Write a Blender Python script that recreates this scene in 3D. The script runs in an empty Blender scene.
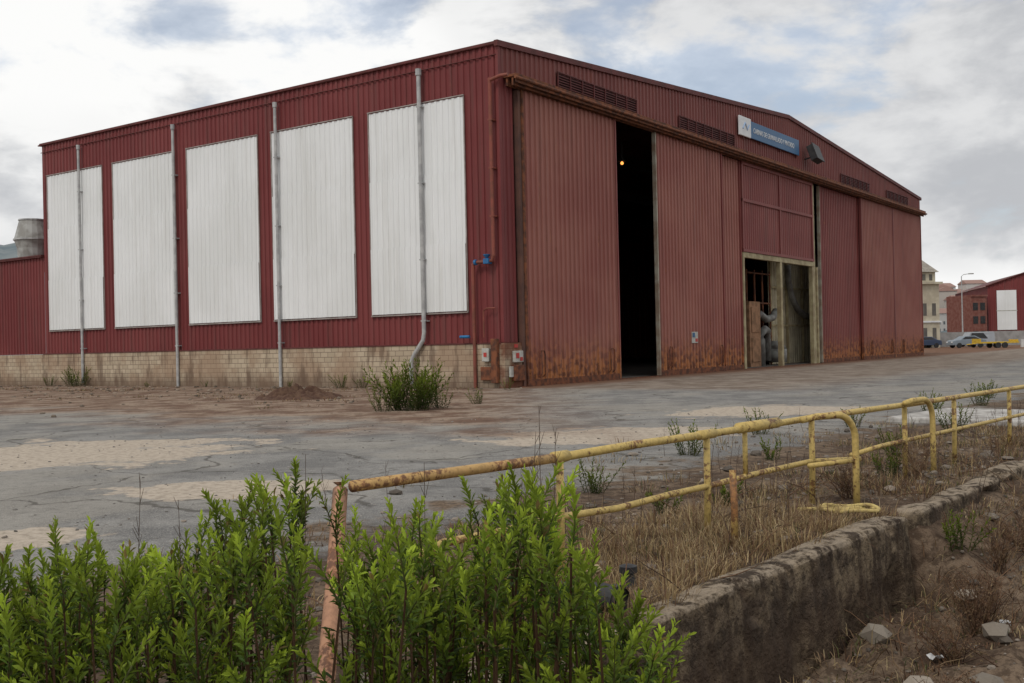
import bpy, math, random
from mathutils import Vector, Matrix, noise as mnoise
random.seed(7)
R=random.random
def U(a,b): return a+(b-a)*random.random()
scene=bpy.context.scene
def sm(x,a=0.0,b=1.0):
    t=max(0,min(1,(x-a)/(b-a))); return t*t*(3-2*t)

# ---------------------------------------------------------------- node helper
class NT:
    def __init__(s,nt): s.nt=nt
    def n(s,t,**k):
        x=s.nt.nodes.new(t)
        for a,b in k.items(): setattr(x,a,b)
        return x
    def put(s,sock,val):
        if isinstance(val,bpy.types.NodeSocket): s.nt.links.new(val,sock)
        elif val is not None:
            if isinstance(val,(tuple,list)) and len(val)==3 and sock.type=='RGBA': val=(*val,1)
            sock.default_value=val
    def m(s,op,a,b=None,c=None,clamp=False):
        x=s.n('ShaderNodeMath',operation=op,use_clamp=clamp)
        s.put(x.inputs[0],a); s.put(x.inputs[1],b)
        if c is not None: s.put(x.inputs[2],c)
        return x.outputs[0]
    def vm(s,op,a,b=None,out=0):
        x=s.n('ShaderNodeVectorMath',operation=op)
        s.put(x.inputs[0],a); s.put(x.inputs[1],b)
        return x.outputs[out]
    def mix(s,f,a,b,mode='MIX'):
        x=s.n('ShaderNodeMixRGB',blend_type=mode)
        s.put(x.inputs[0],f); s.put(x.inputs[1],a); s.put(x.inputs[2],b)
        return x.outputs[0]
    def noise(s,vec,scale,detail=4,rough=.55,dist=0):
        x=s.n('ShaderNodeTexNoise'); s.put(x.inputs['Vector'],vec)
        x.inputs['Scale'].default_value=scale; x.inputs['Detail'].default_value=detail
        x.inputs['Roughness'].default_value=rough; x.inputs['Distortion'].default_value=dist
        return x.outputs[0]
    def step(s,v,a,b,lo=0,hi=1):
        x=s.n('ShaderNodeMapRange',interpolation_type='SMOOTHSTEP')
        s.put(x.inputs[0],v); x.inputs[1].default_value=a; x.inputs[2].default_value=b
        x.inputs[3].default_value=lo; x.inputs[4].default_value=hi
        return x.outputs[0]
    def scale(s,vec,v3): return s.vm('MULTIPLY',vec,v3)
def newmat(name,rough=.7,spec=.3,metal=0):
    m=bpy.data.materials.new(name); m.use_nodes=True
    t=NT(m.node_tree); b=m.node_tree.nodes['Principled BSDF']
    b.inputs['Roughness'].default_value=rough; b.inputs['Metallic'].default_value=metal
    b.inputs['Specular IOR Level'].default_value=spec
    return m,t,b
def bump(t,b,h,strength=.4,dist=.02):
    x=t.n('ShaderNodeBump'); x.inputs['Strength'].default_value=strength; x.inputs['Distance'].default_value=dist
    t.put(x.inputs['Height'],h); t.put(b.inputs['Normal'],x.outputs[0])
def objco(t): return t.n('ShaderNodeTexCoord').outputs['Object']
def pos(t): return t.n('ShaderNodeNewGeometry').outputs['Position']
def simple(name,c1,c2=None,scale=3,rough=.7,bs=.2,bd=.01,metal=0,spec=.3,detail=4):
    m,t,b=newmat(name,rough,spec,metal)
    if c2 is None: c2=tuple(c*.7 for c in c1)
    o=objco(t); n=t.noise(o,scale,detail)
    t.put(b.inputs['Base Color'],t.mix(t.step(n,.35,.65),c1,c2))
    if bs: bump(t,b,t.noise(o,scale*6,3),bs,bd)
    return m

def painted(name,c,rustamt=0.0,fade=(1.22,1.45,1.4),streak=.35,rough=.6,dirt=(.1,.06,.05),foot=(-1.25,.5),seams=.5):
    m,t,b=newmat(name,rough,.3)
    o=objco(t)
    big=t.noise(o,.22,4)
    st=t.noise(t.scale(o,(2.2,2.2,.12)),1.6,5,.65)
    st2=t.noise(t.scale(o,(5,5,.25)),2.0,4,.6)
    col=t.mix(t.step(big,.35,.65),c,tuple(min(1,c[i]*fade[i]) for i in range(3)))
    col=t.mix(t.m('MULTIPLY',t.step(st,.45,.75),streak),col,dirt)
    col=t.mix(t.m('MULTIPLY',t.step(st2,.5,.8),.3),col,tuple(min(1,x*1.4+.03) for x in c))
    if rustamt>0:
        z=t.n('ShaderNodeSeparateXYZ'); t.put(z.inputs[0],o)
        zz=t.m('ADD',z.outputs[2],t.m('MULTIPLY',st2,-2.6))
        ft=t.step(zz,foot[0],foot[1],1,0)
        r2=t.step(t.noise(t.scale(o,(3,3,.45)),1.3,6,.7),.60,.70)
        msk=t.m('MAXIMUM',ft,t.m('MULTIPLY',r2,seams))
        rc=t.mix(t.step(t.noise(o,3.5,4),.40,.60),(.13,.048,.024),(.42,.165,.055))
        col=t.mix(t.m('MULTIPLY',msk,rustamt),col,rc)
    t.put(b.inputs['Base Color'],col)
    bump(t,b,t.noise(o,6,2),.12,.01)
    return m

M={}
M['red']=painted('red_wall_paint',(.158,.029,.029),.35,streak=.42,seams=.35)
M['red_gable']=painted('red_gable_paint',(.168,.042,.036),.4,streak=.42,seams=.6)
M['door']=painted('faded_red_door_paint',(.265,.088,.070),1.0,streak=.30,seams=.5,foot=(-1.25,.9))
M['door2']=painted('darker_red_door_paint',(.20,.050,.045),.95,streak=.42,foot=(-1.25,.7))
M['white']=painted('white_fibreglass',(.78,.79,.79),0,fade=(.91,.91,.90),streak=.22,rough=.5,dirt=(.45,.43,.38))
M['frame_rust']=simple('rusty_steel',(.22,.08,.038),(.085,.038,.026),4,.85,.5,.01)
M['trim']=simple('dark_red_trim',(.13,.034,.032),(.09,.025,.022),2,.65)
M['grey_pipe']=simple('galvanised_pipe',(.46,.46,.45),(.33,.33,.33),3,.5,.1)
M['red_pipe']=simple('red_pipe_paint',(.25,.07,.05),(.17,.06,.04),3,.6)
M['beige']=simple('beige_steel',(.42,.36,.21),(.27,.21,.12),2,.65)
M['edge']=simple('door_edge_steel',(.38,.35,.28),(.24,.17,.12),1.5,.7)
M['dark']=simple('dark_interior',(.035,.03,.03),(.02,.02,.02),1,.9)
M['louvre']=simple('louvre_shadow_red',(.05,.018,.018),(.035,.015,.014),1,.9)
M['blue']=simple('blue_sign_paint',(.03,.11,.23),(.035,.12,.25),2,.45)
M['signwhite']=simple('sign_white',(.75,.76,.76),(.66,.67,.68),2,.5)
M['offwhite']=simple('box_grey_white',(.48,.48,.45),(.36,.34,.3),4,.6)
M['black']=simple('black_plastic',(.02,.02,.022),(.035,.035,.035),5,.5)
M['bluevalve']=simple('blue_valve_paint',(.02,.16,.36),(.03,.12,.28),5,.5)
M['roof']=simple('roof_sheet',(.16,.05,.045),(.12,.04,.035),.6,.7)
M['grey_machine']=simple('machine_grey',(.40,.40,.38),(.25,.24,.22),2,.5)
M['duct']=simple('duct_grey',(.22,.22,.20),(.12,.11,.10),2,.5)
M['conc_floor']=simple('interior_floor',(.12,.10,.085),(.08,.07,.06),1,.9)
M['brown_rust']=simple('brown_equipment',(.33,.18,.10),(.2,.11,.06),3,.8)
M['redsign']=simple('warning_red',(.45,.05,.04),(.38,.04,.04),3,.5)
M['yellowp']=simple('yellow_paint',(.62,.42,.04),(.5,.32,.03),3,.5)

def brickmat(name,axis,c1=(.50,.41,.30),c2=(.39,.315,.225),rust=0.0):
    m,t,b=newmat(name,.9,.2)
    o=objco(t); s=t.n('ShaderNodeSeparateXYZ'); t.put(s.inputs[0],o)
    cb=t.n('ShaderNodeCombineXYZ'); t.put(cb.inputs[0],s.outputs[axis]); t.put(cb.inputs[1],s.outputs[2])
    br=t.n('ShaderNodeTexBrick'); t.put(br.inputs['Vector'],cb.outputs[0])
    br.inputs['Scale'].default_value=1; br.inputs['Brick Width'].default_value=.42; br.inputs['Row Height'].default_value=.21
    br.inputs['Mortar Size'].default_value=.013; br.inputs['Mortar Smooth'].default_value=.3; br.inputs['Bias'].default_value=-.2
    t.put(br.inputs['Color1'],c1); t.put(br.inputs['Color2'],c2); t.put(br.inputs['Mortar'],(.18,.14,.105))
    n=t.noise(o,.6,5,.6); n2=t.noise(t.scale(o,(2,2,.4)),1.5,4)
    col=t.mix(t.m('MULTIPLY',t.step(n,.42,.62),.6),br.outputs[0],(.29,.185,.12))
    col=t.mix(t.m('MULTIPLY',t.step(n2,.50,.68),.65),col,(.13,.085,.06))
    low=t.step(t.m('ADD',s.outputs[2],t.m('MULTIPLY',n2,-.9)),-.45,.35,1,0)
    col=t.mix(t.m('MULTIPLY',low,.75),col,(.13,.085,.06))
    if rust: col=t.mix(t.m('MULTIPLY',t.step(t.noise(o,1.5,4),.3,.6),rust),col,(.16,.06,.035))
    t.put(b.inputs['Base Color'],col)
    bump(t,b,t.m('ADD',t.m('MULTIPLY',br.outputs['Fac'],-1),t.m('MULTIPLY',t.noise(o,20,2),.4)),.5,.012)
    return m
M['brick_y']=brickmat('block_wall_side',1)
M['brick_x']=brickmat('block_wall_front',0,rust=.9)

# ---------------------------------------------------------------- mesh helper
class MB:
    def __init__(s): s.v=[]; s.f=[]; s.c=[]
    def add(s,v,f,col=None):
        k=len(s.v); s.v+= [tuple(p) for p in v]; s.f+=[tuple(i+k for i in q) for q in f]
        if col is not None: s.c+=[col]*len(v)
    def box(s,x0,x1,y0,y1,z0,z1,mat=None):
        v=[(x,y,z) for x in (x0,x1) for y in (y0,y1) for z in (z0,z1)]
        if mat is not None: v=[mat@Vector(p) for p in v]
        s.add(v,[(0,1,3,2),(4,6,7,5),(0,4,5,1),(2,3,7,6),(0,2,6,4),(1,5,7,3)]); return s
    def tube(s,pts,r,n=10,col=None,cap=True):
        pts=[Vector(p) for p in pts]; vs=[];fs=[]
        rs=r if isinstance(r,(list,tuple)) else [r]*len(pts)
        for i,p in enumerate(pts):
            a=pts[max(0,i-1)]; b=pts[min(len(pts)-1,i+1)]
            t=(b-a).normalized()
            ref=Vector((0,0,1)) if abs(t.z)<.85 else Vector((0.3,1,0)).normalized()
            u=t.cross(ref).normalized(); w=u.cross(t)
            for k in range(n):
                an=2*math.pi*k/n; vs.append(p+rs[i]*(math.cos(an)*u+math.sin(an)*w))
        for i in range(len(pts)-1):
            for k in range(n):
                a=i*n+k; b=i*n+(k+1)%n; fs.append((a,b,b+n,a+n))
        if cap:
            fs.append(tuple(range(n))[::-1]); fs.append(tuple(range((len(pts)-1)*n,len(pts)*n)))
        s.add(vs,fs,col); return s
    def corr(s,axis,u0,u1,z0,z1,off,out,pitch=.3,depth=.04):
        prof=[(0,0),(.42,0),(.52,1),(.88,1),(.98,0)]
        us=[]; u=u0
        while u<u1-1e-6:
            for a,b in prof:
                uu=u+a*pitch
                if uu<u1: us.append((uu,b*depth))
            u+=pitch
        us.append((u1,0))
        f0=z0 if callable(z0) else (lambda q:z0); f1=z1 if callable(z1) else (lambda q:z1)
        vs=[]
        for uu,d in us:
            o=off+out*d
            for z in (f0(uu),f1(uu)):
                vs.append((uu,o,z) if axis=='x' else (o,uu,z))
        s.add(vs,[(2*i,2*i+2,2*i+3,2*i+1) for i in range(len(us)-1)]); return s
def empty(name,loc=(0,0,0),rz=0):
    e=bpy.data.objects.new(name,None); scene.collection.objects.link(e)
    e.location=loc; e.rotation_euler=(0,0,rz); e.empty_display_size=.3; return e
def obj(name,mb,mat,parent=None,smooth=False,loc=(0,0,0),rot=(0,0,0),bevel=0):
    me=bpy.data.meshes.new(name); me.from_pydata(mb.v,[],mb.f); me.update()
    if mb.c:
        a=me.color_attributes.new('Col','FLOAT_COLOR','POINT')
        flat=[x for c in mb.c for x in (*c,1)]
        a.data.foreach_set('color',flat)
    if smooth: me.polygons.foreach_set('use_smooth',[True]*len(me.polygons))
    o=bpy.data.objects.new(name,me); scene.collection.objects.link(o)
    me.materials.append(mat); o.location=loc; o.rotation_euler=rot
    if parent: o.parent=parent
    if bevel:
        b=o.modifiers.new('b','BEVEL'); b.width=bevel; b.segments=2; b.limit_method='ANGLE'
    return o

# ================================================================= HANGAR
C=(-.31,40.0,0); ANG=math.radians(54.7)
H=empty('industrial_hangar',C,ANG)
W=59.2; L=30.3; EV=12.88; RG=14.9
def roofz(x): return EV+(RG-EV)*(1-abs(x-W/2)/(W/2))
obj('side_wall_cladding',MB().corr('y',0.0,L,1.68,EV,0,-1,.29,.045),M['red'],H)
obj('side_block_base',MB().box(-.16,.12,.02,L,-.3,1.66),M['brick_y'],H)
obj('base_flashing',MB().box(-.19,0,0,L,1.662,1.72),M['trim'],H)
panels=[(1.62,6.5),(7.43,12.3),(13.24,18.12),(19.06,23.94),(24.88,29.76)]
mb=MB(); fr=MB()
for a,b in panels:
    zz=[2.95,5.6,8.35,11.15]
    for i in range(3):
        mb.corr('y',a,b,zz[i]-(0.08 if i else 0),zz[i+1],-.055-.03*(2-i),-1,.29,.03)
    fr.box(-.085,-.05,a-.05,a-.002,2.92,11.18); fr.box(-.085,-.05,b+.002,b+.05,2.92,11.18)
    fr.box(-.12,-.05,a-.05,b+.05,2.87,2.92); fr.box(-.11,-.05,a-.05,b+.05,11.18,11.22)
obj('white_translucent_panels',mb,M['white'],H)
obj('panel_frames',fr,simple('panel_frame_paint',(.36,.32,.30),(.26,.22,.2),2),H)
mb=MB(); mb.box(-.14,.06,-.05,L+.05,EV-.02,EV+.10); mb.box(-.10,-.05,0,L,EV-.42,EV-.38)
obj('eave_gutter',mb,M['trim'],H,bevel=.02)
mb=MB()
def slopebox(mb,y0,y1,dz0,dz1,x0=-.18,x1=W+.12):
    xs=[x0,W/2,x1]; vs=[]
    for x in xs:
        z=roofz(x)
        for y in (y0,y1):
            for d in (dz0,dz1): vs.append((x,y,z+d))
    f=[]
    for i in (0,4): f+=[(i,i+4,i+5,i+1),(i+2,i+3,i+7,i+6),(i,i+2,i+6,i+4),(i+1,i+5,i+7,i+3)]
    f+=[(0,1,3,2),(8,10,11,9)]; mb.add(vs,f)
slopebox(mb,-.14,.02,-.1,.12)
obj('gable_verge_trim',mb,M['trim'],H)
mb=MB(); slopebox(mb,.021,L+.2,-.02,.05,-.12,W+.12); obj('roof',mb,M['roof'],H)
mb=MB(); mb.corr('x',0,W,0,roofz,L,1,.6,.05); mb.corr('y',0,L,0,EV,W,1,.6,.05)
obj('rear_and_far_walls',mb,M['red'],H)
obj('floor_slab',MB().box(.2,W-.2,.4,L-.1,-.2,.03),M['conc_floor'],H)
obj('gable_cladding',MB().corr('x',0,W,11.72,roofz,-.01,-1,.33,.045),M['red_gable'],H)
obj('front_corner_cladding',MB().corr('x',0,.9,1.7,11.72,-.01,-1,.29,.045),M['red'],H)
obj('corner_trim',MB().box(-.075,.10,-.075,.05,1.7,EV-.05),M['red'],H)
obj('front_block_pier',MB().box(-.165,.95,-.16,.14,-.3,1.69),M['brick_x'],H)
obj('far_corner_pier',MB().box(W-.9,W,-.06,.2,0,11.72),M['red'],H)
CE=W-.7
mb=MB()
mb.box(.25,CE,-.62,-.06,11.64,11.74); mb.box(.25,CE,-.66,-.621,11.40,11.75)
obj('door_track_canopy',mb,M['frame_rust'],H,bevel=.01)
mb=MB()
for y in (-.2,-.46): mb.box(.3,CE,y-.04,y+.04,11.33,11.63)
mb.tube([(.1,-.72,11.56),(CE,-.72,11.52)],.06)
for i in range(20): mb.box(1+i*2.95,1.12+i*2.95,-.6,-.07,11.52,11.635)
obj('rusty_door_tracks',mb,M['frame_rust'],H)
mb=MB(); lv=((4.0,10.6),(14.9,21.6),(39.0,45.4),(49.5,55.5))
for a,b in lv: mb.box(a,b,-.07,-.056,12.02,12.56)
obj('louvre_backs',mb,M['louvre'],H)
mb=MB()
for a,b in lv:
    for k in range(5):
        z=12.03+k*.105; mb.add([(a,-.075,z+.055),(b,-.075,z+.055),(b,-.12,z-.005),(a,-.12,z-.005)],[(0,1,2,3)])
    x=a
    while x<=b+.01: mb.box(x,x+.05,-.13,-.071,12.0,12.58); x+=.94
    mb.box(a,b+.05,-.128,-.071,12.581,12.62)
obj('louvre_slats',mb,M['trim'],H)
def door(nm,a,b,y,mat,z1=11.34,sl='door2',sr='door2',pitch=.34):
    obj(nm,MB().corr('x',a+.1,b-.1,.06,z1,y,-1,pitch,.055),mat,H)
    f=MB(); f.box(a,a+.1,y-.08,y+.10,.04,z1); obj(nm+'_left_stile',f,M[sl],H)
    f=MB(); f.box(b-.1,b,y-.08,y+.10,.04,z1); obj(nm+'_right_stile',f,M[sr],H)
    g=MB(); g.box(a+.1,b-.1,y-.075,y+.08,.03,.26); g.box(a+.1,b-.1,y+.005,y+.08,z1-.2,z1)
    obj(nm+'_bottom_rail',g,M['frame_rust'],H)
door('sliding_door_a',1.15,8.35,-.2,M['door'],sl='frame_rust')
door('sliding_door_b',12.0,19.45,-.2,M['door'],sl='edge')
door('sliding_door_c',19.5,22.25,.02,M['door'])
door('sliding_door_d',34.75,42.6,.02,M['door2'],sl='edge')
door('sliding_door_e',42.65,50.4,-.2,M['door'])
door('sliding_door_f',50.45,58.4,-.2,M['door'])
mb=MB()
for x,y in ((1.9,-.3),(7.3,-.3),(12.8,-.3),(18.5,-.3),(44.0,-.3),(49.0,-.3),(52.0,-.3),(57.2,-.3)):
    mb.tube([(x,y+.02,.35),(x,y-.08,.45),(x,y-.08,1.2),(x+.07,y-.08,1.35),(x+.25,y-.08,1.35),(x+.32,y-.08,1.2),(x+.32,y-.08,.45),(x+.32,y+.02,.35)],.03,6)
obj('door_pull_hoops',mb,M['frame_rust'],H)
mb=MB(); mb.box(.96,1.12,-.22,-.0,0,11.3)
obj('door_guide_post',mb,simple('dark_rusty_post',(.09,.05,.042),(.15,.075,.055),1.2,.8),H)
obj('ground_rail',MB().box(.6,W-.5,-.30,-.18,-.05,.028),M['frame_rust'],H)
obj('bay_upper_panels',MB().corr('x',22.3,33.3,6.55,11.34,-.05,-1,.3,.03),M['door2'],H)
mb=MB()
for x in (22.3,27.75,33.15): mb.box(x,x+.18,-.14,-.02,6.45,11.34)
for z in (6.4,9.15,11.16): mb.box(22.3,33.33,-.16,-.025,z,z+.16)
obj('bay_panel_frame',mb,M['door2'],H)
mb=MB()
for x,w in ((22.27,.24),(27.7,.3),(33.1,.35),(33.9,.2)): mb.box(x,x+w,-.1,.15,0,6.09)
mb.box(33.5,33.85,-.02,.1,0,11.3)
mb.box(22.3,33.46,-.1,.15,6.1,6.38)
obj('bay_columns',mb,M['beige'],H)
mb=MB().corr('x',31.5,46,0,7.3,2.2,-1,.4,.06)
obj('interior_partition',mb,simple('partition_sheet',(.52,.46,.32),(.36,.31,.22),1.2),H)
mb=MB()
for x in (31.4,34.2,37.0,39.8): mb.box(x,x+.14,1.98,2.12,0,7.3)
for z in (2.4,4.8): mb.box(31.4,46,1.96,1.975,z,z+.12)
obj('interior_steel_frame',mb,M['beige'],H)
mb=MB(); K=3.6
mb.tube([(24.4+K,1.3,0),(24.4+K,1.3,1.6),(24.5+K,1.3,2.0),(25.0+K,1.3,2.2),(25.6+K,1.4,2.1),(25.8+K,1.5,1.6),(25.8+K,1.5,.3)],.24,12)
mb.tube([(23.6+K,1.6,2.9),(24.6+K,1.4,3.1),(25.2+K,1.3,2.8),(26.0+K,1.2,2.9),(26.8+K,1.3,3.3)],.22,12)
mb.tube([(26.6+K,1.2,.2),(26.6+K,1.2,1.0)],[.6,.6],16); mb.tube([(26.6+K,1.2,1.0),(26.6+K,1.2,1.5)],[.6,.3],16)
mb.tube([(33.6,1.7,6.3),(33.7,1.7,5.2),(34.3,1.7,4.2),(35.2,1.7,3.5),(36.5,1.7,3.1),(40,1.7,3.0)],.2,10)
obj('extraction_ducts',mb,M['duct'],H,smooth=True)
mb=MB()
for x in (27.4,28.6,29.8,31.0): mb.tube([(x,1.9,0),(x,1.9,5.8)],.06,8)
for z in (1.8,3.8,5.6): mb.tube([(27.4,1.85,z),(31.0,1.85,z)],.05,8)
obj('machine_framing',mb,M['frame_rust'],H)
mb=MB(); mb.box(25.4,27.0,.9,2.1,0,3.8); mb.box(25.6,26.8,.85,.9,.3,1.7); mb.box(25.6,26.8,.85,.9,2.0,3.5)
obj('brown_cabinet',mb,M['brown_rust'],H,bevel=.03)
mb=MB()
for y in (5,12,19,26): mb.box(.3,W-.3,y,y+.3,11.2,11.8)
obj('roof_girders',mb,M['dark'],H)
em=bpy.data.materials.new('warm_lamp'); em.use_nodes=True
e=em.node_tree.nodes.new('ShaderNodeEmission'); e.inputs[0].default_value=(1,.38,.08,1); e.inputs[1].default_value=2.0
em.node_tree.links.new(e.outputs[0],em.node_tree.nodes['Material Output'].inputs[0])
mb=MB(); mb.tube([(12.9,2,10.2),(12.9,2,10.27),(12.9,2,10.34)],[.05,.08,.04],10); obj('bay_lamp_bulb',mb,em,H)
mb=MB(); mb.tube([(12.9,2,10.35),(12.9,2,10.5),(12.9,2,11.3)],[.22,.05,.03],10); obj('bay_lamp_shade',mb,M['dark'],H)
obj('sign_board_white',MB().box(21.9,23.45,-.26,-.16,12.7,13.75),M['signwhite'],H,bevel=.02)
obj('sign_board_blue',MB().box(23.46,30.9,-.24,-.16,12.72,13.66),M['blue'],H,bevel=.02)
mb=MB()
for x in (22.6,25,28,30.6): mb.box(x,x+.1,-.158,-.05,12.6,13.6)
obj('sign_brackets',mb,M['trim'],H)
def text(nm,s,x,y,z,size,mat,parent,sx=1):
    cu=bpy.data.curves.new(nm,'FONT'); cu.body=s; cu.size=size; cu.extrude=.006
    o=bpy.data.objects.new(nm,cu); scene.collection.objects.link(o); cu.materials.append(mat)
    o.location=(x,y,z); o.rotation_euler=(math.radians(90),0,0); o.scale=(sx,1,1); o.parent=parent; return o
text('sign_text','CABINAS DE GRANALLADO Y PINTADO',23.8,-.25,13.05,.40,M['signwhite'],H,.86)
mb=MB(); mb.tube([(22.3,-.265,13.08),(22.6,-.265,13.43),(22.9,-.265,13.08),(23.15,-.265,13.38)],.05,6)
obj('sign_logo',mb,simple('pale_blue_logo',(.35,.45,.6),(.3,.42,.6)),H)
fm=Matrix.Translation((32.3,-.7,12.95))@Matrix.Rotation(math.radians(-22),4,'X')@Matrix.Rotation(math.radians(8),4,'Y')
mb=MB(); mb.box(-.5,.5,-.2,.2,-.5,.5,fm); mb.box(-.56,.56,-.26,-.2,-.56,.56,fm); mb.tube([(32.3,-.05,12.7),(32.3,-.6,12.8)],.05)
obj('floodlight',mb,M['black'],H,bevel=.03)
mb=MB()
for t,zb in ((26.6,0.15),(18.9,-.1),(11.85,-.1)):
    mb.tube([(-.24,t,zb),(-.24,t,12.35)],.07,10)
    for z in (1.9,4.4,7,10): mb.box(-.29,-.03,t-.1,t+.1,z,z+.05)
    mb.tube([(-.24,t,12.2),(-.24,t,12.42)],.10,10)
t=3.65
mb.tube([(-.25,t,12.3),(-.25,t,2.15),(-.27,t+.05,1.85),(-.31,t+.45,1.35),(-.33,t+.62,1.05),(-.33,t+.64,.15)],.085,10)
for z in (2.6,5,8,11): mb.box(-.3,-.03,t-.12,t+.12,z,z+.05)
mb.tube([(-.25,t,12.25),(-.25,t,12.5)],.12,10)
obj('rainwater_downpipes',mb,M['grey_pipe'],H,smooth=False)
mb=MB()
mb.tube([(-.25,.2,11.6),(-.25,.2,4.95),(-.25,.28,4.78),(-.25,.5,4.75),(-.25,1.02,4.75),(-.25,1.16,4.68),(-.25,1.18,4.4),(-.25,1.18,0)],.068,10)
mb.tube([(-.25,.2,11.5),(-.25,-.3,11.6),(-.2,-.6,11.6)],.068)
mb.tube([(-.22,.75,1.9),(-.22,.75,2.9),(-.22,.6,3.0),(-.22,.2,3.0)],.03,6)
for z in (10,8.2,6.4): mb.box(-.31,-.04,.1,.3,z,z+.06)
obj('fire_main_pipes',mb,M['red_pipe'],H)
mb=MB(); mb.box(-.38,-.14,.36,.6,4.66,4.86); mb.tube([(-.27,.5,4.86),(-.27,.5,5.0),(-.27,.5,5.02)],[.04,.14,.14],10); mb.tube([(-.40,1.3,1.95),(-.40,1.75,1.95)],.06); mb.tube([(-.27,.98,4.75),(-.27,1.08,4.75)],.11)
obj('blue_valve',mb,M['bluevalve'],H,bevel=.02)
mb=MB(); mb.box(-.36,-.17,.45,.78,1.0,1.5); mb.box(.30,.85,-.30,-.165,.95,1.38); mb.box(.05,.25,-.26,-.165,.4,.8)
obj('meter_cabinets',mb,M['offwhite'],H,bevel=.02)
mb=MB(); mb.box(.36,.55,-.32,-.305,1.1,1.3); mb.box(.62,.78,-.32,-.305,1.0,1.14); mb.box(-.375,-.363,.54,.68,1.18,1.34)
mb.box(.45,.65,-.19,-.165,1.5,1.63)
obj('warning_labels',mb,M['redsign'],H)
mb=MB(); mb.box(.25,.9,-.34,-.165,.25,.85); mb.box(-.36,-.17,.08,.36,.2,1.85); mb.box(-.3,-.17,.4,.9,.3,.8)
obj('rusty_pipe_boxes',mb,M['frame_rust'],H,bevel=.02)
mb=MB(); mb.box(15.4,16.05,-.29,-.262,1.5,2.05); obj('door_safety_notice',mb,M['offwhite'],H)
mb=MB(); mb.box(15.45,15.7,-.305,-.292,1.78,2.0); obj('door_notice_symbol_blue',mb,M['blue'],H)
mb=MB(); mb.box(15.76,16.0,-.305,-.292,1.56,1.72); obj('door_notice_symbol',mb,M['redsign'],H)

# ================================================================= low workshop, hopper
B=empty('low_workshop',C,ANG)
obj('cladding',MB().corr('y',L+.02,75,1.68,6.95,-.0,-1,.29,.045),M['red'],B)
obj('block_base',MB().box(-.14,.1,L+.02,75,-.3,1.66),M['brick_y'],B)
mb=MB(); mb.add([(-.2,L+.02,6.95),(-.2,75,6.95),(14,75,8.0),(14,L+.02,8.0)],[(0,1,2,3)]); obj('roof_sheet',mb,M['roof'],B)
obj('eave_trim',MB().box(-.18,.05,L+.02,75,6.88,7.02),M['trim'],B)
Hp=empty('dust_extraction_hopper',C,ANG)
mb=MB(); c=(1.0,33.0)
mb.tube([(c[0],c[1],6.9),(c[0],c[1],7.6),(c[0],c[1],8.1),(c[0],c[1],9.15)],[.8,.85,1.0,.72],20)
obj('body',mb,M['grey_machine'],Hp)
mb=MB(); mb.tube([(c[0],c[1],8.05),(c[0],c[1],8.13)],[1.04,1.04],20); mb.tube([(c[0],c[1],9.15),(c[0],c[1],9.22)],[.76,.76],20); obj('rim',mb,M['grey_pipe'],Hp)

# ================================================================= GROUND
NX,NY=.779,-.627; SX,SY=.627,.779; PX,PY=1.2,6.55
def qs(x,y): return (x-PX)*NX+(y-PY)*NY, (x-PX)*SX+(y-PY)*SY
def gz(x,y):
    q,s=qs(x,y)
    wall=1-sm(s,3.4,3.9)
    a=sm(q,-.24,-.10); b=sm(q,-.35,1.3)
    drop=(a*wall+b*(1-wall))
    dep=.82-.3*sm(s,3,9)
    ext=(1-sm(s,12,17))*(1-sm(q,11,16))*sm(s,-14,-9)
    d=math.hypot(x-2,y-8)
    near=1-sm(d,12,30)
    n=mnoise.noise(Vector((x*.5,y*.5,1.3)))
    n2=mnoise.noise(Vector((x*1.7,y*1.7,5.3))); n3=mnoise.noise(Vector((x*4.5,y*4.5,9.3)))
    verge=sm(q,-4.2,-2.0)
    z=near*(.012*n)+verge*near*(.035*n2+.03*n3)
    pitn=drop*ext
    z+=pitn*(-dep+.12*n+.12*n2+.08*n3+.12*sm(.9-q,0,.9)*sm(q,0,.1))
    return z
def axis(lo,hi,st,far0,far1):
    a=[]; v=lo
    while v<=hi+1e-6: a.append(v); v+=st
    s=st; v=hi
    while v<far1: s*=1.22; v+=s; a.append(v)
    s=st; v=lo; pre=[]
    while v>far0: s*=1.22; v-=s; pre.append(v)
    return pre[::-1]+a
xs=axis(-4,10.5,.08,-1400,1400); ys=axis(2.5,15,.08,-400,1500)
mb=MB(); nx=len(xs)
for y in ys:
    for x in xs: mb.v.append((x,y,gz(x,y)))
for j in range(len(ys)-1):
    for i in range(nx-1):
        a=j*nx+i; mb.f.append((a,a+1,a+nx+1,a+nx))
gm,t,b=newmat('weathered_yard_surface',.95,.1)
P=pos(t)
sp=t.n('ShaderNodeSeparateXYZ'); t.put(sp.inputs[0],P)
def dot(v,c): return t.m('ADD',t.vm('DOT_PRODUCT',P,v,1),c)
nb=t.noise(P,.22,5,.6); nm_=t.noise(P,.85,6,.68); nf=t.noise(P,9,4,.75); ng=t.noise(P,70,2,.6); nd=t.noise(P,2.3,5,.7)
vo=t.n('ShaderNodeTexVoronoi'); t.put(vo.inputs['Vector'],P); vo.inputs['Scale'].default_value=75
vo2=t.n('ShaderNodeTexVoronoi'); t.put(vo2.inputs['Vector'],P); vo2.inputs['Scale'].default_value=17
asp=t.mix(t.step(nm_,.40,.60),(.140,.136,.132),(.235,.226,.212))
asp=t.mix(t.m('MULTIPLY',t.step(nb,.47,.58),.55),asp,(.30,.275,.235))
asp=t.mix(t.m('MULTIPLY',t.step(nd,.52,.68),.40),asp,(.11,.10,.09))
asp=t.mix(t.m('MULTIPLY',t.step(nf,.50,.68),.50),asp,(.085,.079,.073))
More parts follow.
